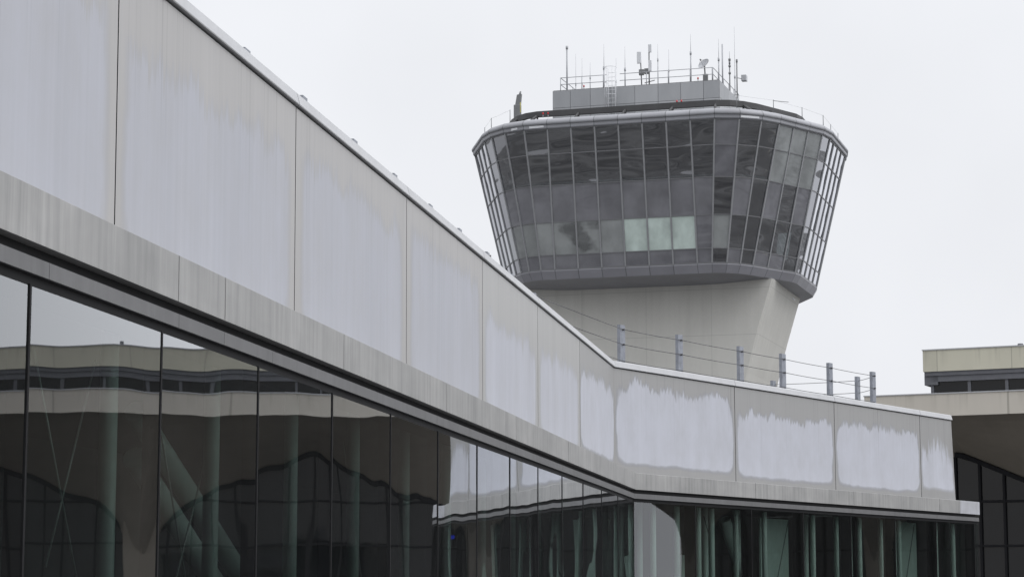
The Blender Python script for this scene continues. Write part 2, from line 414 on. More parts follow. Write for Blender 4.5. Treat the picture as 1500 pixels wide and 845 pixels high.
# shadow gap, grey fascia strip, black head frame
mb = MB(); rp = [(.12, 2.270), (.12, 2.372), (.5, 2.372), (.5, 2.270)]
sweep(mb, rp, 1, S0, 'c'); sweep(mb, rp, 2, 'c', LEND - .05); mb.build('shadow_gap', M['reveal'], conc)
fp = [(.03, 2.158), (.03, 2.272), (.48, 2.269), (.48, 2.158)]
def fascia(wall, a, b):
    mb = MB(); sweep(mb, fp, wall, a if a == 'c' else a + .004, b if b == 'c' else b - .004)
    mb.build('fascia_strip', M['fascia'], conc)
f1 = [S0, -5.2, .6, 6.2, 11.9, 14.73, 17.65, 18.94, 20.53, 28.46, 34.1, 39.9, 45.6]
for a, b in zip(f1[:-1], f1[1:]): fascia(1, a, b)
fascia(1, 45.6, 'c')
for a, b in (('c', 5.7), (5.7, 11.4), (11.4, 17.1), (17.1, LEND)): fascia(2, a, b)
mb = MB(); hp = [(.07, 2.078), (.07, 2.155), (.46, 2.155), (.46, 2.078)]
sweep(mb, hp, 1, S0, 'c'); sweep(mb, hp, 2, 'c', LEND - .02); mb.build('head_frame', M['frame'], conc)
mb = MB(); hp = [(.03, FL - .02), (.03, FL + .12), (.2, FL + .12), (.2, FL - .02)]
sweep(mb, hp, 1, S0, 'c'); sweep(mb, hp, 2, 'c', LEND - .02); mb.build('sill', M['frame'], conc)

# glass wall: every pane a sheet of its own, very slightly out of plane as fitted
GO = .0607
def pane(wall, a, b, mat):
    P = P1 if wall == 1 else P2
    t1, t2 = random.gauss(0, .0006), random.gauss(0, .0006)
    z0, z1 = FL + .12, 2.078
    f = lambda s, z, o: P(s, GO + o + t1 * (s - (a + b) / 2) + t2 * (z - .9), z)
    mb = MB(); a += .012; b -= .012
    p = [f(a, z0, 0), f(b, z0, 0), f(b, z1, 0), f(a, z1, 0)]; q = [f(a, z0, .012), f(b, z0, .012), f(b, z1, .012), f(a, z1, .012)]
    mb.face(p); mb.face(q[::-1], mi=1)
    for i in range(4):
        j = (i + 1) % 4; mb.face([p[j], p[i], q[i], q[j]], mi=1)
    mb.build('glass_pane', [mat, M['clear']], conc, merge=False)
def mullion(wall, s):
    P = P1 if wall == 1 else P2; mb = MB()
    for o, w in (((.052, .20 if wall == 1 else .36), .016),):
        mb.hexa([P(s - w, o[0], FL + .1), P(s + w, o[0], FL + .1), P(s + w, o[1], FL + .1), P(s - w, o[1], FL + .1),
                 P(s - w, o[0], 2.09), P(s + w, o[0], 2.09), P(s + w, o[1], 2.09), P(s - w, o[1], 2.09)])
    mb.build('mullion', M['frame'], conc)
g1 = [14.4567 + k * W / 2 for k in range(-8, 13)]
for a, b in zip(g1[:-1], g1[1:]): pane(1, a, b, M['glass'])
pane(1, g1[-1], e1(GO) - .02, M['glass'])
for s in g1: mullion(1, s)
g2 = [2.865 + k * W / 2 for k in range(7)]
pane(2, e2(GO) + .02, g2[0], M['glass_wing'])
for a, b in zip(g2[:-1], g2[1:]): pane(2, a, b, M['glass_wing'])
for s in g2: mullion(2, s)
pane(2, g2[-1], LEND - .02, M['glass_wing'])
# corner post
mb = MB(); mb.tube(P1(e1(.1), .1, FL), P1(e1(.1), .1, 2.09), .04, n=10); mb.build('mullion', M['frame'], conc)

# interior: floor, ceiling, back wall, roof deck, end walls
DEP = 7.5
def slab(o0, o1, z0, z1, name, mat, end=LEND - .05, s0=S0):
    mb = MB(); pr = [(o0, z0), (o0, z1), (o1, z1), (o1, z0)]
    sweep(mb, pr, 1, s0, 'c'); sweep(mb, pr, 2, 'c', end); return mb.build(name, mat, conc)
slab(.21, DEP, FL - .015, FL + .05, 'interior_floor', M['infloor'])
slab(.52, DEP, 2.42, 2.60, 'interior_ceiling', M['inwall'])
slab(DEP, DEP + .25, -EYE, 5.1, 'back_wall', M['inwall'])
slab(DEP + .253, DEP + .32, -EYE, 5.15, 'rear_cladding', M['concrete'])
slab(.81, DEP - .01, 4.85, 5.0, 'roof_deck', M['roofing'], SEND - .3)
mb = MB(); mb.hexa([P2(LEND - .3, .35, FL + .06), P2(LEND - .2, .35, FL + .06), P2(LEND - .2, DEP, FL + .06), P2(LEND - .3, DEP, FL + .06),
                    P2(LEND - .3, .35, 2.41), P2(LEND - .2, .35, 2.41), P2(LEND - .2, DEP, 2.41), P2(LEND - .3, DEP, 2.41)])
mb.build('end_wall', M['inwall'], conc)
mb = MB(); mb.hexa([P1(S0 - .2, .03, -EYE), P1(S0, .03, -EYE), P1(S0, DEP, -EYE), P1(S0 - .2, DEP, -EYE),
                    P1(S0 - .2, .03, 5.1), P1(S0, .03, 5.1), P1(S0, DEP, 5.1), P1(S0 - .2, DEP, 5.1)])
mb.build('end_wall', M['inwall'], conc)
# round columns behind the glass
def col(wall, s, o, r):
    P = P1 if wall == 1 else P2; mb = MB(); mb.tube(P(s, o, FL + .05), P(s, o, 2.42), r, n=14); mb.build('interior_column', M['column'], conc)
for k in range(-8, 12): col(1, 17.66 + k * W / 2 * 1.015, .62, .075)
for s in (1.82, 2.95, 4.0, 4.67, 5.91, 7.45, 10.22, 11.63, 13.09, 14.47, 15.72, 18.3, 19.6): col(2, s, .62, .07)
for s in (3.3, 6.6, 8.4, 12.3, 15.1, 18.9): col(2, s, 1.9, .09)
# raking struts and thin cross rods
def strut(wall, a, b, o, r, mat, name):
    P = P1 if wall == 1 else P2; mb = MB(); mb.tube(P(a[0], o, a[1]), P(b[0], o, b[1]), r, n=12); mb.build(name, mat, conc)
strut(1, (20.9, 1.75), (24.6, .2), 1.5, .115, M['column'], 'raking_strut')
strut(1, (20.9, 1.30), (24.9, -.45), 1.5, .115, M['column'], 'raking_strut')
for a, b in (((16.2, 1.9), (17.6, -.4)), ((17.6, 1.9), (16.6, .2)), ((19.1, 1.8), (20.4, -.3)), ((21.0, 1.7), (19.6, -.2)), ((26.2, 1.8), (27.7, -.6))):
    strut(1, a, b, .72, .009, M['bracewire'], 'brace_rod')
for a, b in (((4.6, 1.9), (5.9, -.5)), ((9.2, 2.0), (8.1, -.5)), ((17.2, 2.0), (16.2, -.5)), ((11.9, 1.9), (12.9, -.5))):
    strut(2, a, b, .8, .010, M['cable'], 'brace_rod')
strut(2, (7.3, 1.9), (9.2, -.9), 1.7, .16, M['column'], 'raking_strut')
strut(2, (5.0, .9), (4.2, -.9), 1.6, .14, M['column'], 'raking_strut')
# pale screens standing inside the wing
def screen(s0, s1, o, z1):
    mb = MB(); mb.hexa([P2(s0, o, FL + .05), P2(s1, o, FL + .05), P2(s1, o + .05, FL + .05), P2(s0, o + .05, FL + .05),
                        P2(s0, o, z1), P2(s1, o, z1), P2(s1, o + .05, z1), P2(s0, o + .05, z1)])
    mb.build('partition_screen', M['partition'], conc)
screen(8.9, 10.5, 1.5, 1.98); screen(17.2, 18.9, 1.5, 2.1); screen(.2, 2.2, 1.4, 1.9)
# small blue lit sign inside
t = NT('blue_sign_lit'); em = t.n('ShaderNodeEmission'); em.inputs[0].default_value = (.02, .05, .9, 1); em.inputs[1].default_value = 1.2
bs = t.end(em.outputs[0])
mb = MB(); mb.hexa([P1(39.55, 2.0, .95), P1(39.95, 2.0, .975), P1(39.95, 2.06, .975), P1(39.55, 2.06, .95), P1(39.55, 2.0, 1.01), P1(39.95, 2.0, 1.035), P1(39.95, 2.06, 1.035), P1(39.55, 2.06, 1.01)])
tag(mb.build('blue_sign', bs), 'tiny blue lit sign hanging inside behind the dark glass wall', 'sign')
mb = MB(); mb.tube(P1(39.75, 2.03, 1.02), P1(39.75, 2.03, 2.42), .008, n=6)
mb.build('hanger', M['cable'], bpy.data.objects['blue_sign'])

# ------------------------------------------------------------------ roof-edge cable railing
rail = empty('cable_railing', tuple(P2(0, 1.75, 5.0)), 'galvanised steel posts with slack wire cables along the roof edge of the pale concourse', 'railing')
RO = 1.75; RT = 6.50
posts = [(1, 17.1), (1, 19.9), (1, 22.75), (1, 25.42), (1, 28.13), (1, 31.0), (1, 33.7), (1, 36.49), (1, 39.14), (1, 42.0), (1, 44.9), (1, 47.9),
         (2, 2.35), (2, 5.19), (2, 8.45), (2, 10.9), (2, 13.82), (2, 16.7)]
def rpost(Pf, d, n, s, o, zt, w=.115):
    mb = MB(); b = Pf(s, o, 5.0); h = zt - 5.0
    mb.box(b, d, -n, Z, (-w, w), (0, .012), (0, h)); mb.box(b, d, -n, Z, (-w, -w + .012), (.012, .09), (0, h)); mb.box(b, d, -n, Z, (w - .012, w), (.012, .09), (0, h))
    mb.box(b, d, -n, Z, (-w - .05, w + .05), (-.05, .14), (-.0, .015))
    return mb.build('post', M['steel'], rail, merge=False)
POST = {}
allp = []
for wl, s in posts:
    Pf, d, n = (P1, d1, n1) if wl == 1 else (P2, d2, n2)
    POST[(wl, s)] = rpost(Pf, d, n, s, RO, (6.455 if wl == 1 else 6.53) + random.uniform(-.02, .02)); allp.append((Pf, s, RO))
# return along the wing's end
for s, o, zt in ((17.8, 2.77, 6.52), (17.53, 5.5, 6.52)):
    rpost(P2, -n2, d2, s, o, zt) if False else rpost(P2, d2, n2, s, o, zt, .1); allp.append((P2, s, o))
for z in (6.40, 6.03, 5.62):
    mb = MB()
    for (Pa, sa, oa), (Pb, sb, ob) in zip(allp[:-1], allp[1:]):
        a = Pa(sa, oa - .015, z); b = Pb(sb, ob - .015, z); pts = []
        for i in range(7):
            u = i / 6; p = a.lerp(b, u); p.z -= .014 * 4 * u * (1 - u); pts.append(p)
        mb.poly(pts, .0085, 5)
    mb.build('cable', M['cable'], rail)
for Pf, s, o in allp[9:18]:
    for z in (6.40, 6.03):
        mb = MB(); mb.tube(Pf(s, o - .05, z), Pf(s, o + .01, z), .022, n=8)
        mb.build('cable_clamp', M['cable'], POST[(1 if Pf is P1 else 2, s)])

# ------------------------------------------------------------------ control tower
TA = R(107.2)
U = Vector((math.sin(TA), math.cos(TA), 0)); V = Vector((-U.y, U.x, 0))
TC = Vector((10.36, 153.78, 0))
def TP(u, v, z): return TC + U * u + V * v + Z * (z + EYE)
BAY = 1.585
def half(scale):
    dirs = [0, 20, 39, 55, 64, 64, 64, 80]; x = y = 0; out = [(0, 0)]
    for d, s in [(0, 1)] * 3 + list(zip(dirs, scale)) + [(90, 1)] * 2:
        x += BAY * s * math.cos(R(d)); y += BAY * s * math.sin(R(d)); out.append((x, y))
    return [(u, v - y) for u, v in out]
def full(scale):
    h = half(scale)                                    # front centre .. right side centre
    q = h[1:] + [(u, -v) for u, v in h[::-1][1:-1]]    # right half without the two axis points at u=0
    q = [p for p in q if p[0] > 1e-6]
    return q + [(-u, v) for u, v in q[::-1]]
TOP = full([1] * 8); BOT = full([.6, .6, .6, .7, 1, 1, .9, .65])
# even out the two double-length bays at the axes: add the axis points back
def axis(r):
    n = len(r); v0 = r[0][1]; v1 = r[n // 2 - 1][1]
    return [(0, v0)] + r[:n // 2] + [(0, v1)] + r[n // 2:]
# the mullions sit at +-1.5, not on the axis: use the plain ring, its front bay spans -1..1 -> split
TOP = axis(TOP); BOT = axis(BOT)
NB = len(TOP)
ZT, ZB = 29.95, 20.95
def ring(z):
    k = (z - ZB) / (ZT - ZB)
    return [(b[0] + (t[0] - b[0]) * k, b[1] + (t[1] - b[1]) * k) for t, b in zip(TOP, BOT)]
def offs(r, d):
    n = len(r); out = []
    for i in range(n):
        a = Vector(r[i - 1]); b = Vector(r[i]); c = Vector(r[(i + 1) % n])
        t1 = (b - a).normalized(); t2 = (c - b).normalized()
        m1 = Vector((t1.y, -t1.x)); m2 = Vector((t2.y, -t2.x)); m = (m1 + m2).normalized()
        k = d / max(.5, m.dot(m1)); out.append((b.x + m.x * k, b.y + m.y * k))
    return out
tower = empty('control_tower', (TC.x, TC.y, 0), 'airport control tower with a flared dark glass cab on a pale tapering concrete shaft', 'tower')
def lathe(mb, prof, close=False, base=None):
    """prof: list of (ring, z)"""
    L = [[TP(u, v, z) for u, v in r] for r, z in prof]
    for a, b in zip(L[:-1], L[1:]):
        for i in range(NB):
            j = (i + 1) % NB
            mb.face([a[i], a[j], b[j], b[i]], uv=[(i, 0), (i + 1, 0), (i + 1, 1), (i, 1)])
    return L
# glazing
ROWS = [29.95, 28.35, 26.34, 23.98, 21.87, 20.95]
def bayframe(i): return i, (i + 1) % NB
cam = Vector((0, 0, EYE))
items = []
for i in range(NB):
    for r in range(5):
        z1, z0 = ROWS[r], ROWS[r + 1]; R1, R0 = ring(z1), ring(z0); i, j = bayframe(i)
        pts = [TP(*R0[i], z0), TP(*R0[j], z0), TP(*R1[j], z1), TP(*R1[i], z1)]
        nn = (pts[1] - pts[0]).cross(pts[3] - pts[0]); c = sum(pts, Vector()) / 4
        items.append((nn.dot((cam - c).normalized()), i, r, pts, nn.normalized()))
items.sort(key=lambda x: -x[0])
rest = MB()
def pane_kind(i, r):
    s = i if i <= NB // 2 else i - NB          # bay number counted from the front axis, right positive
    rr = random.random()
    if r in (2, 4):
        if s >= 4 and rr < .35: return 'cab_clear'
        if r == 4 and s == 4: return 'cab_clear'
        return 'cab_grey'
    if r == 3:
        if s in (0, 1, 2): return 'cab_mint'
        if s in (-3, -2): return 'cab_darkrefl'
        if s >= 5 and rr < .35: return 'cab_clear'
        if s >= 3: return 'cab_grey' if rr < .7 else 'cab_pale'
        return 'cab_pale'
    if s in (4,): return 'cab_grey'
    if 7 <= s <= 9: return 'cab_pale' if rr < .8 else 'cab_clear'
    return 'cab_clear'
MK = ['cab_clear', 'cab_grey', 'cab_pale', 'cab_mint', 'cab_darkrefl']
for k, (ar, i, r, pts, nn) in enumerate(items):
    kd = pane_kind(i, r); cc = sum(pts, Vector()) / 4
    q = [cc + (p - cc) * .985 - nn * .02 for p in pts]
    if k < 100 and ar > 0:
        # each pane is seated a hair out of true
        ax = (q[1] - q[0]).normalized(); rot = Matrix.Rotation(random.gauss(0, .006), 3, ax) @ Matrix.Rotation(random.gauss(0, .006), 3, Z)
        q = [cc - nn * .02 + rot @ (p - cc + nn * .02) for p in q]
        mb = MB(); b = [p - nn * .015 for p in q]
        mb.face(q); mb.face(b[::-1], mi=1)
        for a in range(4): mb.face([q[(a + 1) % 4], q[a], b[a], b[(a + 1) % 4]], mi=1)
        o = mb.build('glass_pane', [M[kd], M['clear'] if kd in ('cab_clear', 'cab_pale', 'cab_darkrefl') else M[kd]], tower, merge=False)
        if kd == 'cab_mint': o['label'] = 'pale mint pane in the lower window band'
    else:
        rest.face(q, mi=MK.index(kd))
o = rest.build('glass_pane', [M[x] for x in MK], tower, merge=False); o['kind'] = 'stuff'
for i in range(NB):
    a = Vector(TP(*ring(ZB)[i], ZB)); b = Vector(TP(*ring(ZT)[i], ZT))
    r = ring(ZT); pr, nx = Vector(r[i - 1]), Vector(r[(i + 1) % NB]); tt = (nx - pr).normalized()
    tu = U * tt.x + V * tt.y; d = (b - a).normalized(); nrm = tu.cross(d).normalized()
    mb = MB(); mb.box(a, tu, nrm, d, (-.05, .05), (-.10, .045), (0, (b - a).length)); mb.build('mullion', M['mull'], tower)
for z in ROWS:
    mb = MB(); rg = ring(z); h = .028 if z not in (ZT, ZB) else .05
    L = [offs(ring(z + dz), do) for dz, do in ((-h, -.08), (-h, .022), (h, .022), (h, -.08))]
    zz = (z - h, z - h, z + h, z + h)
    for a in range(4):
        b = (a + 1) % 4
        for i in range(NB):
            j = (i + 1) % NB
            mb.face([TP(*L[a][i], zz[a]), TP(*L[a][j], zz[a]), TP(*L[b][j], zz[b]), TP(*L[b][i], zz[b])])
    mb.build('transom', M['transom'], tower)
# white sill line just above the cab floor
mb = MB(); lathe(mb, [(offs(ring(26.45), -.13), 26.43), (offs(ring(26.55), -.13), 26.55), (offs(ring(26.55), -.7), 26.56)]); mb.build('sill_band', M['white'], tower)
def disc(name, z, d, th, mat, rz=None):
    mb = MB(); r = offs(ring(rz or z), d); A = [TP(u, v, z) for u, v in r]; B = [TP(u, v, z + th) for u, v in r]
    mb.face(A[::-1]); mb.face(B)
    for i in range(NB):
        j = (i + 1) % NB; mb.face([A[i], A[j], B[j], B[i]])
    return mb.build(name, mat, tower)
disc('cab_floor', 26.0, -.35, .3, M['dark'], 26.3); disc('cab_ceiling', 29.75, -.3, .15, M['cabgrey']); disc('lower_floor', 20.97, -.35, .12, M['dark'], 20.95)
mb = MB(); mb.box(TP(0, 0, 0), U, V, Z, (-3.2, 3.2), (-2.6, 2.6), (21.1, 25.99)); mb.box(TP(0, 0, 0), U, V, Z, (-1.6, 1.6), (-1.4, 1.4), (26.31, 29.74)); mb.build('core', M['cabgrey'], tower)
mb = MB(); lathe(mb, [(offs(ring(26.6), -1.1), 26.31), (offs(ring(26.6), -1.1), 27.2), (offs(ring(26.6), -1.35), 27.45), (offs(ring(26.6), -2.1), 27.25), (offs(ring(26.6), -2.1), 26.31)]); mb.build('console', M['dark'], tower)
# rim: soffit strip, bull-nosed edge, flat roof
def seamed(name, col, rough, every=1.):
    t = NT(name); uvn = t.n('ShaderNodeUVMap', uv_map='pan').outputs[0]; s = t.n('ShaderNodeSeparateXYZ'); t.put(s.inputs[0], uvn)
    fr = t.math('FRACT', t.math('MULTIPLY', s.outputs[0], every)); d = t.math('MINIMUM', fr, t.math('SUBTRACT', 1., fr))
    m = t.math('LESS_THAN', d, .016)
    cell = t.n('ShaderNodeTexWhiteNoise', noise_dimensions='1D'); t.put(cell.inputs['W'], t.math('FLOOR', t.math('MULTIPLY', s.outputs[0], every)))
    nz = t.noise(t.pos(), .7, 4, .6)
    f = t.math('ADD', t.math('MULTIPLY', nz, .7), t.math('MULTIPLY', cell.outputs['Value'], .3))
    c = t.ramp(f, [(.25, c4([x * .85 for x in col])), (.75, c4([x * 1.12 for x in col]))])
    c = t.mix(m, c, c4([x * .45 for x in col]))
    return t.end(t.bsdf(c, rough, 0, None, .4))
M['rim_s'] = seamed('rim_panels', (.30, .305, .325), .5); M['rims_s'] = seamed('rim_soffit_panels', (.26, .265, .285), .5); M['skirt_s'] = seamed('skirt_panels', (.25, .25, .275), .4)
mb = MB(); lathe(mb, [(offs(TOP, -.2), 29.955), (offs(TOP, .10), 29.965), (offs(TOP, .14), 30.02), (offs(TOP, .14), 30.22)]); mb.build('rim_soffit', M['rims_s'], tower)
mb = MB()
pf = [(offs(TOP, .10), 30.22), (offs(TOP, .22), 30.24), (offs(TOP, .24), 30.36), (offs(TOP, .17), 30.50), (offs(TOP, 0), 30.63), (offs(TOP, -.35), 30.72), (offs(TOP, -.8), 30.75)]
lathe(mb, pf); rim = o = mb.build('rim', M['rim_s'], tower)
for p in o.data.polygons: p.use_smooth = True
disc('roof', 30.5, -.75, .24, M['roofing'], 29.95)
# pale patches where the rim lining is loose
for a, w, m_ in ((-4.6, .5, 'white'), (-3.75, 1.0, 'white'), (5.05, 1.3, 'white')):
    i = int(math.floor(a)); rr = offs(TOP, .146); p0 = Vector(rr[i % NB]); p1 = Vector(rr[(i + 1) % NB]); f = a - i
    s0 = p0.lerp(p1, f); tt = (p1 - p0).normalized(); s1 = s0 + tt * w
    mb = MB(); A = TP(s0.x, s0.y, 30.03); B = TP(s1.x, s1.y, 30.05); h = Z * .15
    out = (U * tt.y - V * tt.x) * .012
    mb.hexa([A, B, B + out, A + out, A + h, B + h * .9, B + h * .9 + out, A + h + out]); mb.build('loose_lining', M[m_], rim)
# window-cleaning track on the roof
tr = offs(TOP, -2.0)
mb = MB(); L = [(offs(TOP, -1.85), 31.22), (offs(TOP, -1.85), 31.60), (offs(TOP, -2.1), 31.60), (offs(TOP, -2.1), 31.22), (offs(TOP, -1.85), 31.22)]
lathe(mb, L); track = mb.build('cleaning_track', M['track'], tower)
for i in range(0, NB, 2):
    a = Vector(offs(TOP, -1.9)[i]); b = Vector(offs(TOP, -.9)[i])
    mb = MB(); mb.tube(TP(a.x, a.y, 31.3), TP(b.x, b.y, 30.76), .09, n=6); mb.tube(TP(a.x, a.y, 30.74), TP(a.x, a.y, 31.24), .07, n=6); mb.build('bracket', M['track'], track)
# lower skirt, soffit, shaft
SK = ring(ZB)
mb = MB(); lathe(mb, [(offs(SK, .05), ZB - .05), (offs(SK, .05), ZB - .10), (offs(SK, -.25), 20.33)]); mb.build('skirt', M['skirt_s'], tower)
mb = MB()
sko = [TP(u, v, 20.33) for u, v in offs(SK, -.25)]; ski = [TP(u * .62, v * .38 - .9, 19.96) for u, v in offs(SK, -.25)]
for i in range(NB):
    j = (i + 1) % NB; mb.face([sko[i], sko[j], ski[j], ski[i]])
mb.face(ski); mb.build('soffit', M['skirt'], tower)
def shaft():
    t = NT('shaft_concrete'); p = t.pos(); s = t.n('ShaderNodeSeparateXYZ'); t.put(s.inputs[0], p)
    a = t.noise(t.mapping(p, (1, 1, .12)), 1.1, 4, .65); b = t.noise(p, .25, 4, .55); c = t.noise(p, 5., 4, .7)
    f = t.math('ADD', t.math('ADD', t.math('MULTIPLY', a, .4), t.math('MULTIPLY', b, .4)), t.math('MULTIPLY', c, .2))
    col = t.ramp(f, [(.30, (.475, .468, .438, 1)), (.70, (.57, .563, .53, 1))])
    fr = t.math('FRACT', t.math('MULTIPLY', s.outputs[2], 1 / 3.05)); ln = t.math('LESS_THAN', fr, .012)
    col = t.mix(t.math('MULTIPLY', ln, .35), col, (.2, .2, .19, 1))
    dt = t.n('ShaderNodeVectorMath', operation='DOT_PRODUCT'); t.put(dt.inputs[0], p); dt.inputs[1].default_value = tuple(U)
    fr2 = t.math('FRACT', t.math('MULTIPLY', dt.outputs['Value'], 1 / 4.4)); l2 = t.math('LESS_THAN', fr2, .008)
    col = t.mix(t.math('MULTIPLY', l2, .3), col, (.2, .2, .19, 1))
    st = t.noise(t.mapping(p, (1, 1, .03)), 1.6, 3, .6); hh = t.n('ShaderNodeMapRange'); t.put(hh.inputs[0], s.outputs[2]); hh.inputs[1].default_value = 14.; hh.inputs[2].default_value = 21.5
    sm = t.n('ShaderNodeMapRange'); t.put(sm.inputs[0], st); sm.inputs[1].default_value = .48; sm.inputs[2].default_value = .68
    col = t.mix(t.math('MULTIPLY', t.math('MULTIPLY', sm.outputs[0], hh.outputs[0]), .13), col, (.22, .215, .2, 1))
    m = t.end(t.bsdf(col, .85, 0, t.bump(c, .2, .02)))
    mb = MB(); zs = [(20.3, 8.95), (19.0, 8.55), (17.1, 7.98), (15.8, 7.62), (14.2, 7.22), (11, 6.6), (7, 6.1), (2, 5.9), (-EYE, 5.85)]
    ch = .12
    L = []
    for z, u in zs:
        q = [(-u + ch, -6.3), (u - ch, -6.3), (u, -6.3 + ch), (u, 3.9 - ch), (u - ch, 3.9), (-u + ch, 3.9), (-u, 3.9 - ch), (-u, -6.3 + ch)]
        L.append([TP(x, y, z) for x, y in q])
    for a_, b_ in zip(L[:-1], L[1:]):
        for i in range(8):
            j = (i + 1) % 8; mb.face([b_[i], b_[j], a_[j], a_[i]])
    mb.face(L[0]); mb.build('shaft', m, tower)
shaft()
mb = MB(); mb.tube(TP(8.75, 1.2, 19.98), TP(8.72, 3.0, 19.98), .12, n=10); mb.build('floodlight', M['white'], tower)
# penthouse box with panel joints
def penthouse():
    u0, u1, v0, v1, z0, z1 = -6.0, 5.55, -6.35, 3.6, 30.76, 33.75
    mb = MB(); mb.box(TP(0, 0, 0), U, V, Z, (u0 + .03, u1 - .03), (v0 + .03, v1 - .03), (z0, z1 - .03)); core = mb.build('penthouse', M['joint'], tower)
    zs = [z0 + .01, 32.55, z1]; us = [u0, -4.4, -2.95, -1.4, .15, 1.7, 3.25, 4.75, u1]
    us = [u0, -4.75, -3.35, -1.9, -.25, 1.35, 2.9, 4.45, u1]
    vs = [v0, -4.9, -3.4, -1.9, -.4, 1.1, 2.4, v1]
    P_ = MB(); g = .012
    for za, zb in zip(zs[:-1], zs[1:]):
        for a, b in zip(us[:-1], us[1:]):
            for vv in ((v0, v0 + .04), (v1 - .04, v1)):
                mb = MB(); mb.box(TP(0, 0, 0), U, V, Z, (a + g, b - g), vv, (za + g, zb - g)); mb.build('panel', M['pent'], core)
        for a, b in zip(vs[:-1], vs[1:]):
            for uu in ((u0, u0 + .04), (u1 - .04, u1)):
                mb = MB(); mb.box(TP(0, 0, 0), U, V, Z, uu, (a + g + (.05 if a == v0 else 0), b - g - (.05 if b == v1 else 0)), (za + g, zb - g)); mb.build('panel', M['pent'], core)
    mb = MB(); mb.box(TP(0, 0, 0), U, V, Z, (u0 + .05, u1 - .05), (v0 + .05, v1 - .05), (z1 - .02, z1 + .03)); mb.build('roof', M['roofing'], core)
t = NT('penthouse_concrete'); rnd = t.n('ShaderNodeObjectInfo').outputs['Random']
nz = t.noise(t.mapping(t.pos(), (1, 1, .3)), .9, 4, .6); f = t.math('ADD', t.math('MULTIPLY', nz, .6), t.math('MULTIPLY', rnd, .4))
M['pent'] = t.end(t.bsdf(t.ramp(f, [(.25, (.30, .31, .325, 1)), (.75, (.395, .405, .42, 1))]), .7))
penthouse()
# penthouse guard rail
rz = 33.78
ring4 = [(-5.5, -6.1), (5.05, -6.1), (5.05, 2.5), (-5.5, 2.5)]
mb = MB()
for a, b in zip(ring4, ring4[1:] + ring4[:1]):
    gap = (a[1] == b[1] == -6.1)
    for z in (34.22, 34.68):
        if gap:
            mb.tube(TP(*a, z), TP(-1.45 - .8, a[1], z), .025, n=6); mb.tube(TP(-1.35, a[1], z), TP(*b, z), .025, n=6)
        else: mb.tube(TP(*a, z), TP(*b, z), .025, n=6)
grail = mb.build('guard_rail', M['antenna'], tower)
gp = [(-5.5 + k * 1.5, -6.1) for k in range(8) if k not in (3,)] + [(5.05, -6.1 + k * 1.72) for k in range(6)] + [(-5.5, -3), (-5.5, 0), (-5.5, 2.5), (-2, 2.5), (1.5, 2.5)]
for u, v in gp:
    mb = MB(); mb.tube(TP(u, v, rz), TP(u, v, 34.70), .03, n=6); mb.build('post', M['antenna'], grail)
# caged ladder on the penthouse front
mb = MB(); vf = -6.6
for u in (-2.05, -1.55): mb.tube(TP(u, vf + .08, 31.3), TP(u, vf + .08, 35.0), .022, n=6)
for k in range(12): mb.tube(TP(-2.05, vf + .08, 31.5 + k * .29), TP(-1.55, vf + .08, 31.5 + k * .29), .014, n=5)
lad = mb.build('ladder', M['white'], tower)
mb = MB()
hoop = [(-2.12, 0), (-2.2, -.35), (-2.0, -.68), (-1.6, -.68), (-1.4, -.35), (-1.48, 0)]
for z in (32.2, 33.1, 34.0, 35.0):
    mb.poly([TP(u, vf + .08 + v, z) for u, v in hoop], .016, 5)
for u, v in hoop[1:5]: mb.tube(TP(u, vf + .08 + v, 32.2), TP(u, vf + .08 + v, 35.0), .016, n=5)
mb.build('cage', M['white'], lad)
# short wire posts on the rim
wires = []
ro = offs(TOP, -.45)
for i in (-13, -11, -9, -7, -5, 5, 7, 9, 11, 13, 15):
    u, v = ro[i % NB]; mb = MB(); mb.tube(TP(u, v, 30.72), TP(u, v, 31.62), .025, n=6)
    if i == 7: mb.tube(TP(u, v, 31.55), TP(u + .9, v + .5, 31.5), .02, n=6)
    mb.build('wire_post', M['antdark'], tower); wires.append(TP(u, v, 31.58))
mb = MB(); mb.poly(wires[:5], .006, 4); mb.poly(wires[5:], .006, 4); mb.build('wire', M['antenna'], tower)

# ------------------------------------------------------------------ masts, dish and lamps on the tower roof (each its own thing)
def antenna(u, v, ztop, zthick, r, label, kind='whip', dark=False, z0=33.78):
    b = TP(u, v, z0)
    e = empty('antenna', tuple(b), label, 'antenna', 'antennas on the tower roof')
    m_ = M['antdark'] if dark else M['antenna']
    mb = MB(); mb.tube(b, TP(u, v, zthick), r, n=8); mb.box(TP(u, v, z0), U, V, Z, (-.1, .1), (-.1, .1), (0, .03)); mb.build('mast', m_, e)
    if ztop > zthick + .05:
        mb = MB(); mb.tube(TP(u, v, zthick), TP(u, v, ztop), max(.012, r * .42), .010, n=6); mb.build('whip', m_, e)
        mb = MB(); mb.tube(TP(u, v, zthick - .1), TP(u, v, zthick + .12), r * 1.5, n=8); mb.build('clamp', m_, e)
    return e
antenna(-5.1, -5.9, 36.87, 36.8, .055, 'thick pale pole antenna at the left front corner of the tower roof')
antenna(-4.48, -5.9, 36.3, 34.2, .025, 'hair-thin tall whip just right of the thick pale corner pole')
antenna(-4.04, -5.9, 35.98, 34.2, .022, 'hair-thin whip above the left red lamp on the tower roof')
antenna(-3.47, -5.9, 35.66, 34.6, .028, 'short thin whip midway between the left roof corner and the ladder')
antenna(-2.5, -5.9, 36.87, 35.2, .045, 'tall whip on a stout mast at the left side of the caged ladder')
antenna(-1.65, -5.9, 35.81, 34.2, .020, 'faint short whip rising behind the caged ladder')
antenna(-1.03, -5.9, 36.57, 35.0, .042, 'tall whip on a stout mast just right of the caged ladder')
antenna(1.25, -5.9, 36.59, 35.5, .03, 'tall whip with a knob halfway, right of the panel antenna masts')
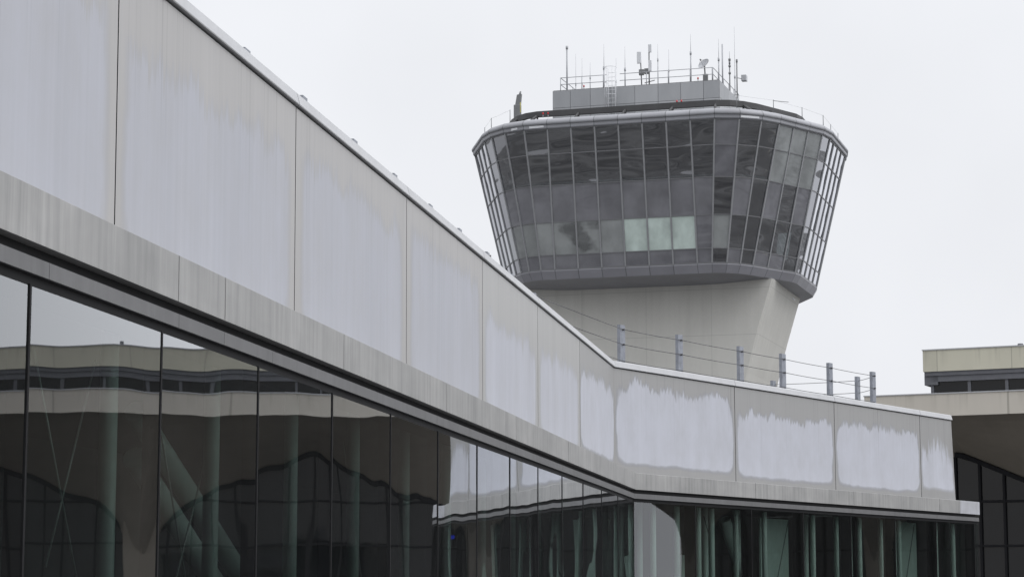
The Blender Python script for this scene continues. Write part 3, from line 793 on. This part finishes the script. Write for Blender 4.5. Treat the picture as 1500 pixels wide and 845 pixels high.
antenna(2.0, -5.9, 36.16, 34.7, .026, 'faint whip in the wide gap between the panel masts and the dish')
antenna(3.51, -5.9, 37.13, 35.8, .045, 'very tall whip on a stout pole just left of the dish')
antenna(5.1, -4.4, 37.04, 35.6, .045, 'tall whip with a node, first one right of the dish')
antenna(5.1, -3.18, 37.0, 36.95, .05, 'plain stout pole second to the right of the dish')
e = antenna(5.1, -.78, 37.0, 36.2, .042, 'knobbly dark pole with three swellings on the right roof edge', dark=True)
for z in (35.4, 35.9, 36.35):
    mb = MB(); mb.tube(TP(5.1, -.78, z), TP(5.1, -.78, z + .14), .085, n=8); mb.build('node', M['antdark'], e)
antenna(5.1, 1.0, 39.2, 35.6, .04, 'tallest hair-thin whip of all, near the far right roof corner')
e = antenna(5.1, 1.73, 37.0, 36.9, .045, 'dark stout pole with a square box, farthest right on the roof', dark=True)
mb = MB(); mb.box(TP(5.35, 2.4, 35.6), U, V, Z, (-.05, .3), (-.2, .3), (0, .4)); mb.build('box', M['antenna'], e)
mb = MB(); mb.tube(TP(5.1, 1.73, 35.7), TP(5.4, 2.4, 35.75), .025, n=6); mb.build('arm', M['antdark'], e)
# panel antennas
e = empty('panel_antenna', tuple(TP(0, -5.9, 33.78)), 'single white panel antenna on a thin mast, left of the twin-panel mast', 'antenna', 'panel antennas on the tower roof')
mb = MB(); mb.tube(TP(.1, -5.8, 33.78), TP(.02, -5.8, 35.9), .04, n=8); mb.build('mast', M['antdark'], e)
mb = MB(); mb.box(TP(-.05, -5.9, 35.35), U, V, Z, (-.14, .14), (-.07, .07), (0, .8)); mb.build('panel', M['white'], e, bevel=.02)
mb = MB(); mb.box(TP(.1, -5.85, 34.55), U, V, Z, (-.16, .16), (-.1, .1), (0, .38)); mb.build('radio_box', M['antdark'], e)
e = empty('panel_antenna', tuple(TP(.62, -5.9, 33.78)), 'dark mast with two white panels one above the other on the tower roof', 'antenna', 'panel antennas on the tower roof')
mb = MB(); mb.tube(TP(.62, -5.8, 33.78), TP(.62, -5.8, 36.4), .045, n=8); mb.tube(TP(.3, -5.8, 34.0), TP(1.0, -5.8, 34.15), .03, n=6); mb.build('mast', M['antdark'], e)
for du, z in ((.72, 36.05), (.72, 34.75)):
    mb = MB(); mb.box(TP(du, -5.95, z), U, V, Z, (-.11, .11), (-.07, .07), (0, .75 if z < 36 else .55)); mb.build('panel', M['white'], e, bevel=.02)
mb = MB(); mb.box(TP(.5, -5.8, 34.62), U, V, Z, (-.2, .12), (-.1, .1), (0, .36)); mb.build('radio_box', M['antdark'], e)
# dish
dc = TP(4.32, -5.7, 35.1)
e = empty('satellite_dish', tuple(TP(4.4, -5.7, 33.78)), 'round white satellite dish tilted upwards near the right front roof corner', 'satellite dish')
ax = (-U * .45 - V * .75 + Z * .62).normalized(); ex = ax.cross(Z).normalized(); ey = ex.cross(ax)
mb = MB(); n = 24; rings = []
for k in range(6):
    r = .42 * k / 5; rings.append([dc + ax * (-.13 + .13 * (k / 5) ** 2) + (ex * math.cos(2 * math.pi * i / n) + ey * math.sin(2 * math.pi * i / n)) * r for i in range(n)])
for off_ in (0, -.02):
    for a, b in zip(rings[:-1], rings[1:]):
        for i in range(n):
            j = (i + 1) % n; q = [p + ax * off_ for p in (a[i], b[i], b[j], a[j])]
            mb.face(q if off_ == 0 else q[::-1], smooth=True)
mb.build('reflector', M['antenna'], e, merge=False)
mb = MB(); f = dc + ax * .33
for a in (0, 2.1, 4.2): mb.tube(dc + (ex * math.cos(a) + ey * math.sin(a)) * .36, f, .010, n=5)
mb.tube(f - ax * .06, f + ax * .06, .05, n=8); mb.build('feed', M['antdark'], e)
mb = MB(); mb.tube(TP(4.45, -5.65, 33.78), dc - ax * .14, .05, n=8); mb.box(TP(4.45, -5.65, 33.8), U, V, Z, (-.16, .16), (-.1, .1), (0, .55)); mb.build('pedestal', M['antdark'], e)
# red lamps
def red(u, v, z, label):
    e = empty('obstruction_light', tuple(TP(u, v, z - .2)), label, 'lamp', 'red lamps on the tower')
    mb = MB(); mb.tube(TP(u, v, z - .2), TP(u, v, z), .03, n=6); mb.build('stem', M['antenna'], e)
    mb = MB(); mb.tube(TP(u, v, z), TP(u, v, z + .13), .06, .045, n=10); mb.build('lens', M['red'], e)
red(-3.9, -5.95, 33.98, 'red lamp behind the guard rail at the left of the tower roof')
red(4.0, -5.95, 33.98, 'red lamp at the foot of the satellite dish')
red(3.45, -9.9, 31.62, 'left red lamp of the pair below the penthouse'); red(3.75, -9.9, 31.62, 'right red lamp of the pair below the penthouse')
red(-5.6, -10.0, 31.35, 'left red lamp of the pair at the left end of the dark track'); red(-5.25, -10.0, 31.35, 'right red lamp of the pair at the left end of the dark track')
# folded davit on the left of the roof
e = empty('folded_davit', tuple(TP(-8.1, -7.6, 30.76)), 'folded grey davit standing on the left edge of the tower roof', 'crane')
mb = MB(); mb.box(TP(-8.1, -7.6, 30.76), U, V, Z, (-.22, .22), (-.2, .2), (0, 1.9)); mb.build('base', M['antdark'], e, bevel=.03)
mb = MB(); mb.hexa([TP(-8.25, -7.7, 32.6), TP(-7.9, -7.7, 32.6), TP(-7.9, -7.45, 32.6), TP(-8.25, -7.45, 32.6), TP(-8.12, -7.7, 33.35), TP(-7.82, -7.7, 33.4), TP(-7.82, -7.45, 33.4), TP(-8.12, -7.45, 33.35)]); mb.build('arm', M['antdark'], e)
mb = MB(); mb.tube(TP(-7.97, -7.55, 33.3), TP(-7.9, -7.55, 33.6), .09, .05, n=8); mb.build('hook', M['antdark'], e)
mb = MB(); mb.box(TP(-7.86, -7.72, 32.1), U, V, Z, (-.03, .03), (-.01, .02), (0, .7)); mb.build('warning_strip', M['yellow'], e)

# ------------------------------------------------------------------ vaulted terminal across the road
F = R(26.); en = Vector((math.sin(F), math.cos(F), 0)); es = Vector((en.y, -en.x, 0)); H = 140.
def T(s, n, z): return en * (H + n) + es * s + Z * (z + EYE)
term = empty('terminal_building', tuple(T(-5, 0, -EYE)), 'cream terminal with flared concrete vaults, dark arched windows and a flat upper storey', 'building')
mb = MB(); Z0, Z1 = 11.14, 12.54
SL, SR = -43.0, 78.1
mb.hexa([T(SL, 0, Z0), T(SR, 0, Z0), T(SR, .5, Z0), T(SL, .5, Z0), T(SL, 0, Z1), T(SR, 0, Z1), T(SR, .5, Z1), T(SL, .5, Z1)]); mb.build('lower_band', M['cream_lo'], term)
mb = MB(); mb.hexa([T(SL, .5, Z1 - .3), T(SR, .5, Z1 - .3), T(SR, 30, Z1 - .3), T(SL, 30, Z1 - .3), T(SL, .5, Z1 - .1), T(SR, .5, Z1 - .1), T(SR, 30, Z1 - .1), T(SL, 30, Z1 - .1)]); mb.build('roof', M['roofing'], term)
# upper storey
UL, UR = -39.3, 45.
mb = MB(); a, b = 14.07, 15.43
mb.hexa([T(UL, .8, a), T(UR, .8, a), T(UR, 24, a), T(UL, 24, a), T(UL, .8, b), T(UR, .8, b), T(UR, 24, b), T(UL, 24, b)]); mb.build('upper_band', M['cream_hi'], term)
mb = MB(); mb.hexa([T(UL + .3, 1.3, 15.432), T(UR - .3, 1.3, 15.432), T(UR - .3, 23.7, 15.432), T(UL + .3, 23.7, 15.432), T(UL + .3, 1.3, 15.47), T(UR - .3, 1.3, 15.47), T(UR - .3, 23.7, 15.47), T(UL + .3, 23.7, 15.47)]); mb.build('upper_roof', M['roofing'], term)
for nm, xa, xb, yy, zz in (('roof_flashing', UL - .04, UR + .04, .74, 15.432), ('roof_flashing', SL - .04, SR + .04, -.06, 12.542)):
    mb = MB(); mb.hexa([T(xa, yy, zz), T(xb, yy, zz), T(xb, yy + .4, zz), T(xa, yy + .4, zz), T(xa, yy, zz + .07), T(xb, yy, zz + .07), T(xb, yy + .4, zz + .07), T(xa, yy + .4, zz + .07)]); mb.build(nm, M['coping'], term)
for s_ in (-33.5, -31.0, -4.0, 6.0, 8.5):
    mb = MB(); mb.tube(T(s_, 3, 15.4), T(s_, 3, 15.4 + random.uniform(.35, .7)), .18, n=8); mb.build('roof_vent', M['tgrey'], term)
mb = MB(); mb.hexa([T(UL + .05, .9, 13.80), T(UR - .05, .9, 13.80), T(UR - .05, 23.8, 13.80), T(UL + .05, 23.8, 13.80), T(UL + .05, .9, 14.07), T(UR - .05, .9, 14.07), T(UR - .05, 23.8, 14.07), T(UL + .05, 23.8, 14.07)]); mb.build('window_head', M['tgrey'], term)
mb = MB(); mb.hexa([T(UL + .1, 1.0, 13.42), T(UR - .1, 1.0, 13.42), T(UR - .1, 1.2, 13.42), T(UL + .1, 1.2, 13.42), T(UL + .1, 1.0, 13.80), T(UR - .1, 1.0, 13.80), T(UR - .1, 1.2, 13.80), T(UL + .1, 1.2, 13.80)]); mb.build('blind_box', M['tgrey'], term)
mb = MB(); mb.hexa([T(UL + .02, 1.0, 13.22), T(UL + .9, 1.0, 13.22), T(UL + .9, 20, 13.22), T(UL + .02, 20, 13.22), T(UL + .02, 1.0, 13.8), T(UL + .9, 1.0, 13.8), T(UL + .9, 20, 13.8), T(UL + .02, 20, 13.8)]); mb.build('end_fin', M['tgrey'], term)
mb = MB(); mb.hexa([T(UL + .5, 1.8, 12.44), T(UR - .5, 1.8, 12.44), T(UR - .5, 22, 12.44), T(UL + .5, 22, 12.44), T(UL + .5, 1.8, 13.8), T(UR - .5, 1.8, 13.8), T(UR - .5, 22, 13.8), T(UL + .5, 22, 13.8)]); mb.build('upper_wall', M['tframe'], term)
s = UL + .5
while s < UR - 1:
    mb = MB(); mb.hexa([T(s + .12, 1.2, 12.44), T(s + 2.28, 1.2, 12.44), T(s + 2.28, 1.22, 12.44), T(s + .12, 1.22, 12.44), T(s + .12, 1.2, 13.42), T(s + 2.28, 1.2, 13.42), T(s + 2.28, 1.22, 13.42), T(s + .12, 1.22, 13.42)]); mb.build('upper_window', M['tglass'], term)
    mb = MB(); mb.hexa([T(s - .1, 1.1, 12.44), T(s + .1, 1.1, 12.44), T(s + .1, 1.3, 12.44), T(s - .1, 1.3, 12.44), T(s - .1, 1.1, 13.42), T(s + .1, 1.1, 13.42), T(s + .1, 1.3, 13.42), T(s - .1, 1.3, 13.42)]); mb.build('window_post', M['tgrey'], term)
    s += 2.4
# vault modules
GN = 7.0
def vz(u, h, zc, zp):       # underside height along the glazing line, u metres from the column axis
    a = abs(u); z = zc + (zp - zc) * a / h
    if h - a < .8: z -= (.8 - (h - a)) ** 2 * .25
    if a < 2.6: z -= (2.6 - a) ** 2 * .42 if a > .9 else (1.7) ** 2 * .42 + (0.9 - a) * 3
    return z
def module(s0, h, zc, zp, glazed):
    N = 36; us = [-h + 2 * h * i / N for i in range(N + 1)]
    mb = MB(); K = 8
    def pt(u, k):
        f = k / K; g = f ** 1.15; z = Z0 + .02 + (vz(u, h, zc, zp) - Z0) * g
        return T(s0 + u, .5 + (GN - .5) * f, z)
    G = [[pt(u, k) for k in range(K + 1)] for u in us]
    for i in range(N):
        for k in range(K):
            mb.face([G[i][k], G[i + 1][k], G[i + 1][k + 1], G[i][k + 1]], smooth=False)
        # and the far half of the umbrella behind the glazing
        a, b = G[i][K], G[i + 1][K]; c = T(s0 + us[i + 1], 2 * GN + 6, Z0); d = T(s0 + us[i], 2 * GN + 6, Z0)
        mb.face([a, b, c, d])
    mb.build('vault', M['vault'], term)
    mb = MB(); L = []
    for z, w, dn in ((-EYE, .72, .9), (zc - 3.0, .80, .9), (zc - .8, .90, .9), (zc + .4, .90, .9)):
        L.append([T(s0 - w, GN - dn, z), T(s0 + w, GN - dn, z), T(s0 + w, GN + dn, z), T(s0 - w, GN + dn, z)])
    for a, b in zip(L[:-1], L[1:]):
        for i in range(4): mb.face([a[i], a[(i + 1) % 4], b[(i + 1) % 4], b[i]])
    mb.face(L[0][::-1]); mb.face(L[-1]); mb.build('column', M['vault'], term, bevel=.12)
    if not any(glazed): return
    glo, ghi = (-h if glazed[0] else 0), (h if glazed[1] else 0)
    nb = 14; edges = [-h + (2 * h) * i / nb for i in range(nb + 1)]; edges = [e for e in edges if glo - .01 <= e <= ghi + .01]
    TZ = [5.9, 3.0, .2]
    for a, b in zip(edges[:-1], edges[1:]):
        m_ = MB(); base = -EYE
        za, zb = vz(a, h, zc, zp) - .28, vz(b, h, zc, zp) - .28
        if abs(a) < .1: za = vz(b, h, zc, zp) - 2
        if abs(b) < .1: zb = vz(a, h, zc, zp) - 2
        lo = -EYE
        y0, y1 = GN + .1, GN + .14
        pa = [T(a + s0, y0, lo), T(b + s0, y0, lo), T(b + s0, y0, zb), T(a + s0, y0, za)]; pb = [T(a + s0, y1, lo), T(b + s0, y1, lo), T(b + s0, y1, zb), T(a + s0, y1, za)]
        m_.hexa([pa[0], pa[1], pb[1], pb[0], pa[3], pa[2], pb[2], pb[3]]); m_.build('glass_pane', M['tglass'], term)
    for a in edges[:-1]:
        zt = vz(a, h, zc, zp) - .3
        if abs(a) < .1: continue
        m_ = MB(); m_.hexa([T(s0 + a - .08, GN - .12, -EYE), T(s0 + a + .08, GN - .12, -EYE), T(s0 + a + .08, GN + .09, -EYE), T(s0 + a - .08, GN + .09, -EYE),
                            T(s0 + a - .08, GN - .12, zt), T(s0 + a + .08, GN - .12, zt), T(s0 + a + .08, GN + .09, zt), T(s0 + a - .08, GN + .09, zt)]); m_.build('mullion', M['tframe'], term)
    # sloping head frame under the vault
    m_ = MB()
    for u, v in zip(us[:-1], us[1:]):
        if abs(u) < 1.2 or abs(v) < 1.2 or u < glo - .01 or v > ghi + .01: continue
        za, zb = vz(u, h, zc, zp), vz(v, h, zc, zp)
        m_.hexa([T(s0 + u, GN - .2, za - .32), T(s0 + v, GN - .2, zb - .32), T(s0 + v, GN + .09, zb - .32), T(s0 + u, GN + .09, za - .32),
                 T(s0 + u, GN - .2, za - .01), T(s0 + v, GN - .2, zb - .01), T(s0 + v, GN + .09, zb - .01), T(s0 + u, GN + .09, za - .01)])
    m_.build('head_frame', M['tframe'], term)
    for z in TZ:
        m_ = MB(); m_.hexa([T(s0 + glo, GN - .08, z), T(s0 + ghi, GN - .08, z), T(s0 + ghi, GN + .08, z), T(s0 + glo, GN + .08, z), T(s0 + glo, GN - .08, z + .16), T(s0 + ghi, GN - .08, z + .16), T(s0 + ghi, GN + .08, z + .16), T(s0 + glo, GN + .08, z + .16)])
        m_.build('transom', M['tframe'], term)
for k in range(-1, 2): module(-5.25 + 22.5 * k, 11.25, 4.6, 9.4, (True, True))
module(37.5, 9.0, 4.5, 9.2, (True, True)); module(54.4, 7.9, 4.4, 9.0, (True, False)); module(70.2, 7.9, 4.4, 9.0, (False, False))
mb = MB(); mb.hexa([T(SL + .3, 7.3, -EYE), T(-39.02, 7.3, -EYE), T(-39.02, 26, -EYE), T(SL + .3, 26, -EYE), T(SL + .3, 7.3, Z0 + .03), T(-39.02, 7.3, Z0 + .03), T(-39.02, 26, Z0 + .03), T(SL + .3, 26, Z0 + .03)]); mb.build('end_block', M['vault'], term)
# dark hall behind the glass
mb = MB(); mb.hexa([T(-39, 22, -EYE), T(54.1, 22, -EYE), T(54.1, 22.4, -EYE), T(-39, 22.4, -EYE), T(-39, 22, 12.2), T(54.1, 22, 12.2), T(54.1, 22.4, 12.2), T(-39, 22.4, 12.2)]); mb.build('back_wall', M['dark'], term)
mb = MB(); mb.hexa([T(53.8, GN + .3, -EYE), T(54.1, GN + .3, -EYE), T(54.1, 22, -EYE), T(53.8, 22, -EYE), T(53.8, GN + .3, 12.2), T(54.1, GN + .3, 12.2), T(54.1, 22, 12.2), T(53.8, 22, 12.2)]); mb.build('end_wall', M['dark'], term)

# ------------------------------------------------------------------ camera
cd = bpy.data.cameras.new('Camera'); co = bpy.data.objects.new('Camera', cd); COL.objects.link(co)
cd.sensor_width = 36.; cd.sensor_fit = 'HORIZONTAL'; cd.lens = 3293.0 / 1500 * 36; cd.clip_start = .1; cd.clip_end = 6000.
co.location = (0, 0, EYE); co.rotation_euler = (R(90 + 7.7122), 0, 0)
sc.camera = co

# ------------------------------------------------------------------ overcast daylight
SUN_EL, SUN_AZ = 50., 115.            # azimuth clockwise from the view direction
w = bpy.data.worlds.new('World'); sc.world = w; w.use_nodes = True
nt = w.node_tree; nt.nodes.clear(); N = nt.nodes.new; L = nt.links.new
out = N('ShaderNodeOutputWorld'); bg = N('ShaderNodeBackground'); bg.inputs[1].default_value = .1; L(bg.outputs[0], out.inputs[0])
sky = N('ShaderNodeTexSky'); sky.sky_type = 'NISHITA'; sky.sun_disc = False; sky.sun_elevation = R(SUN_EL); sky.sun_rotation = R(SUN_AZ)
sky.dust_density = 6; sky.air_density = 1.5
tc = N('ShaderNodeTexCoord'); sp = N('ShaderNodeSeparateXYZ'); L(tc.outputs['Generated'], sp.inputs[0])
rp = N('ShaderNodeValToRGB'); L(sp.outputs[2], rp.inputs[0])
el = rp.color_ramp.elements
def val(e, p, c): e.position = p; e.color = (*c, 1)
SKYC = 9.15
val(el[0], 0., (.455, .463, .486)); val(el[1], 1., (.92, .93, .97))
for p, c in ((.02, (.456, .464, .487)), (.28, (.474, .482, .503)), (.5, (.64, .65, .675))):
    x = el.new(p); x.color = (*c, 1)
nz = N('ShaderNodeTexNoise'); nz.inputs['Scale'].default_value = 4.5; nz.inputs['Detail'].default_value = 4; L(tc.outputs['Generated'], nz.inputs['Vector'])
mr = N('ShaderNodeMapRange'); mr.inputs[1].default_value = .3; mr.inputs[2].default_value = .7; mr.inputs[3].default_value = .93; mr.inputs[4].default_value = 1.045; L(nz.outputs['Fac'], mr.inputs[0])
cl = N('ShaderNodeVectorMath'); cl.operation = 'SCALE'; L(rp.outputs[0], cl.inputs[0]); 
m1 = N('ShaderNodeMath'); m1.operation = 'MULTIPLY'; m1.inputs[1].default_value = SKYC / .48; L(mr.outputs[0], m1.inputs[0]); 
mr2 = N('ShaderNodeMapRange'); mr2.interpolation_type = 'SMOOTHSTEP'; mr2.inputs[1].default_value = .24; mr2.inputs[2].default_value = .46; mr2.inputs[3].default_value = 1.; mr2.inputs[4].default_value = 1.5
L(sp.outputs[0], mr2.inputs[0])       # the cloud cover is thinner and brighter towards the right, where the sun is
m2 = N('ShaderNodeMath'); m2.operation = 'MULTIPLY'; L(m1.outputs[0], m2.inputs[0]); L(mr2.outputs[0], m2.inputs[1]); L(m2.outputs[0], cl.inputs['Scale'])
mx = N('ShaderNodeMix'); mx.data_type = 'RGBA'; mx.inputs[0].default_value = .96; L(sky.outputs[0], mx.inputs[6]); L(cl.outputs[0], mx.inputs[7]); L(mx.outputs[2], bg.inputs[0])
sd = bpy.data.lights.new('Sun', 'SUN'); sd.energy = .6; sd.angle = R(25); sd.color = (1., .985, .965)
so = bpy.data.objects.new('Sun', sd); COL.objects.link(so)
dv = Vector((math.sin(R(SUN_AZ)) * math.cos(R(SUN_EL)), math.cos(R(SUN_AZ)) * math.cos(R(SUN_EL)), math.sin(R(SUN_EL))))
so.rotation_euler = (-dv).to_track_quat('-Z', 'Y').to_euler(); so.location = (0, -20, 60)

sc.view_settings.view_transform = 'Standard'; sc.view_settings.look = 'None'; sc.view_settings.gamma = 1; sc.view_settings.exposure = 0.
sc.cycles.max_bounces = 12; sc.cycles.transparent_max_bounces = 24; sc.cycles.glossy_bounces = 6
sc.cycles.use_denoising = True
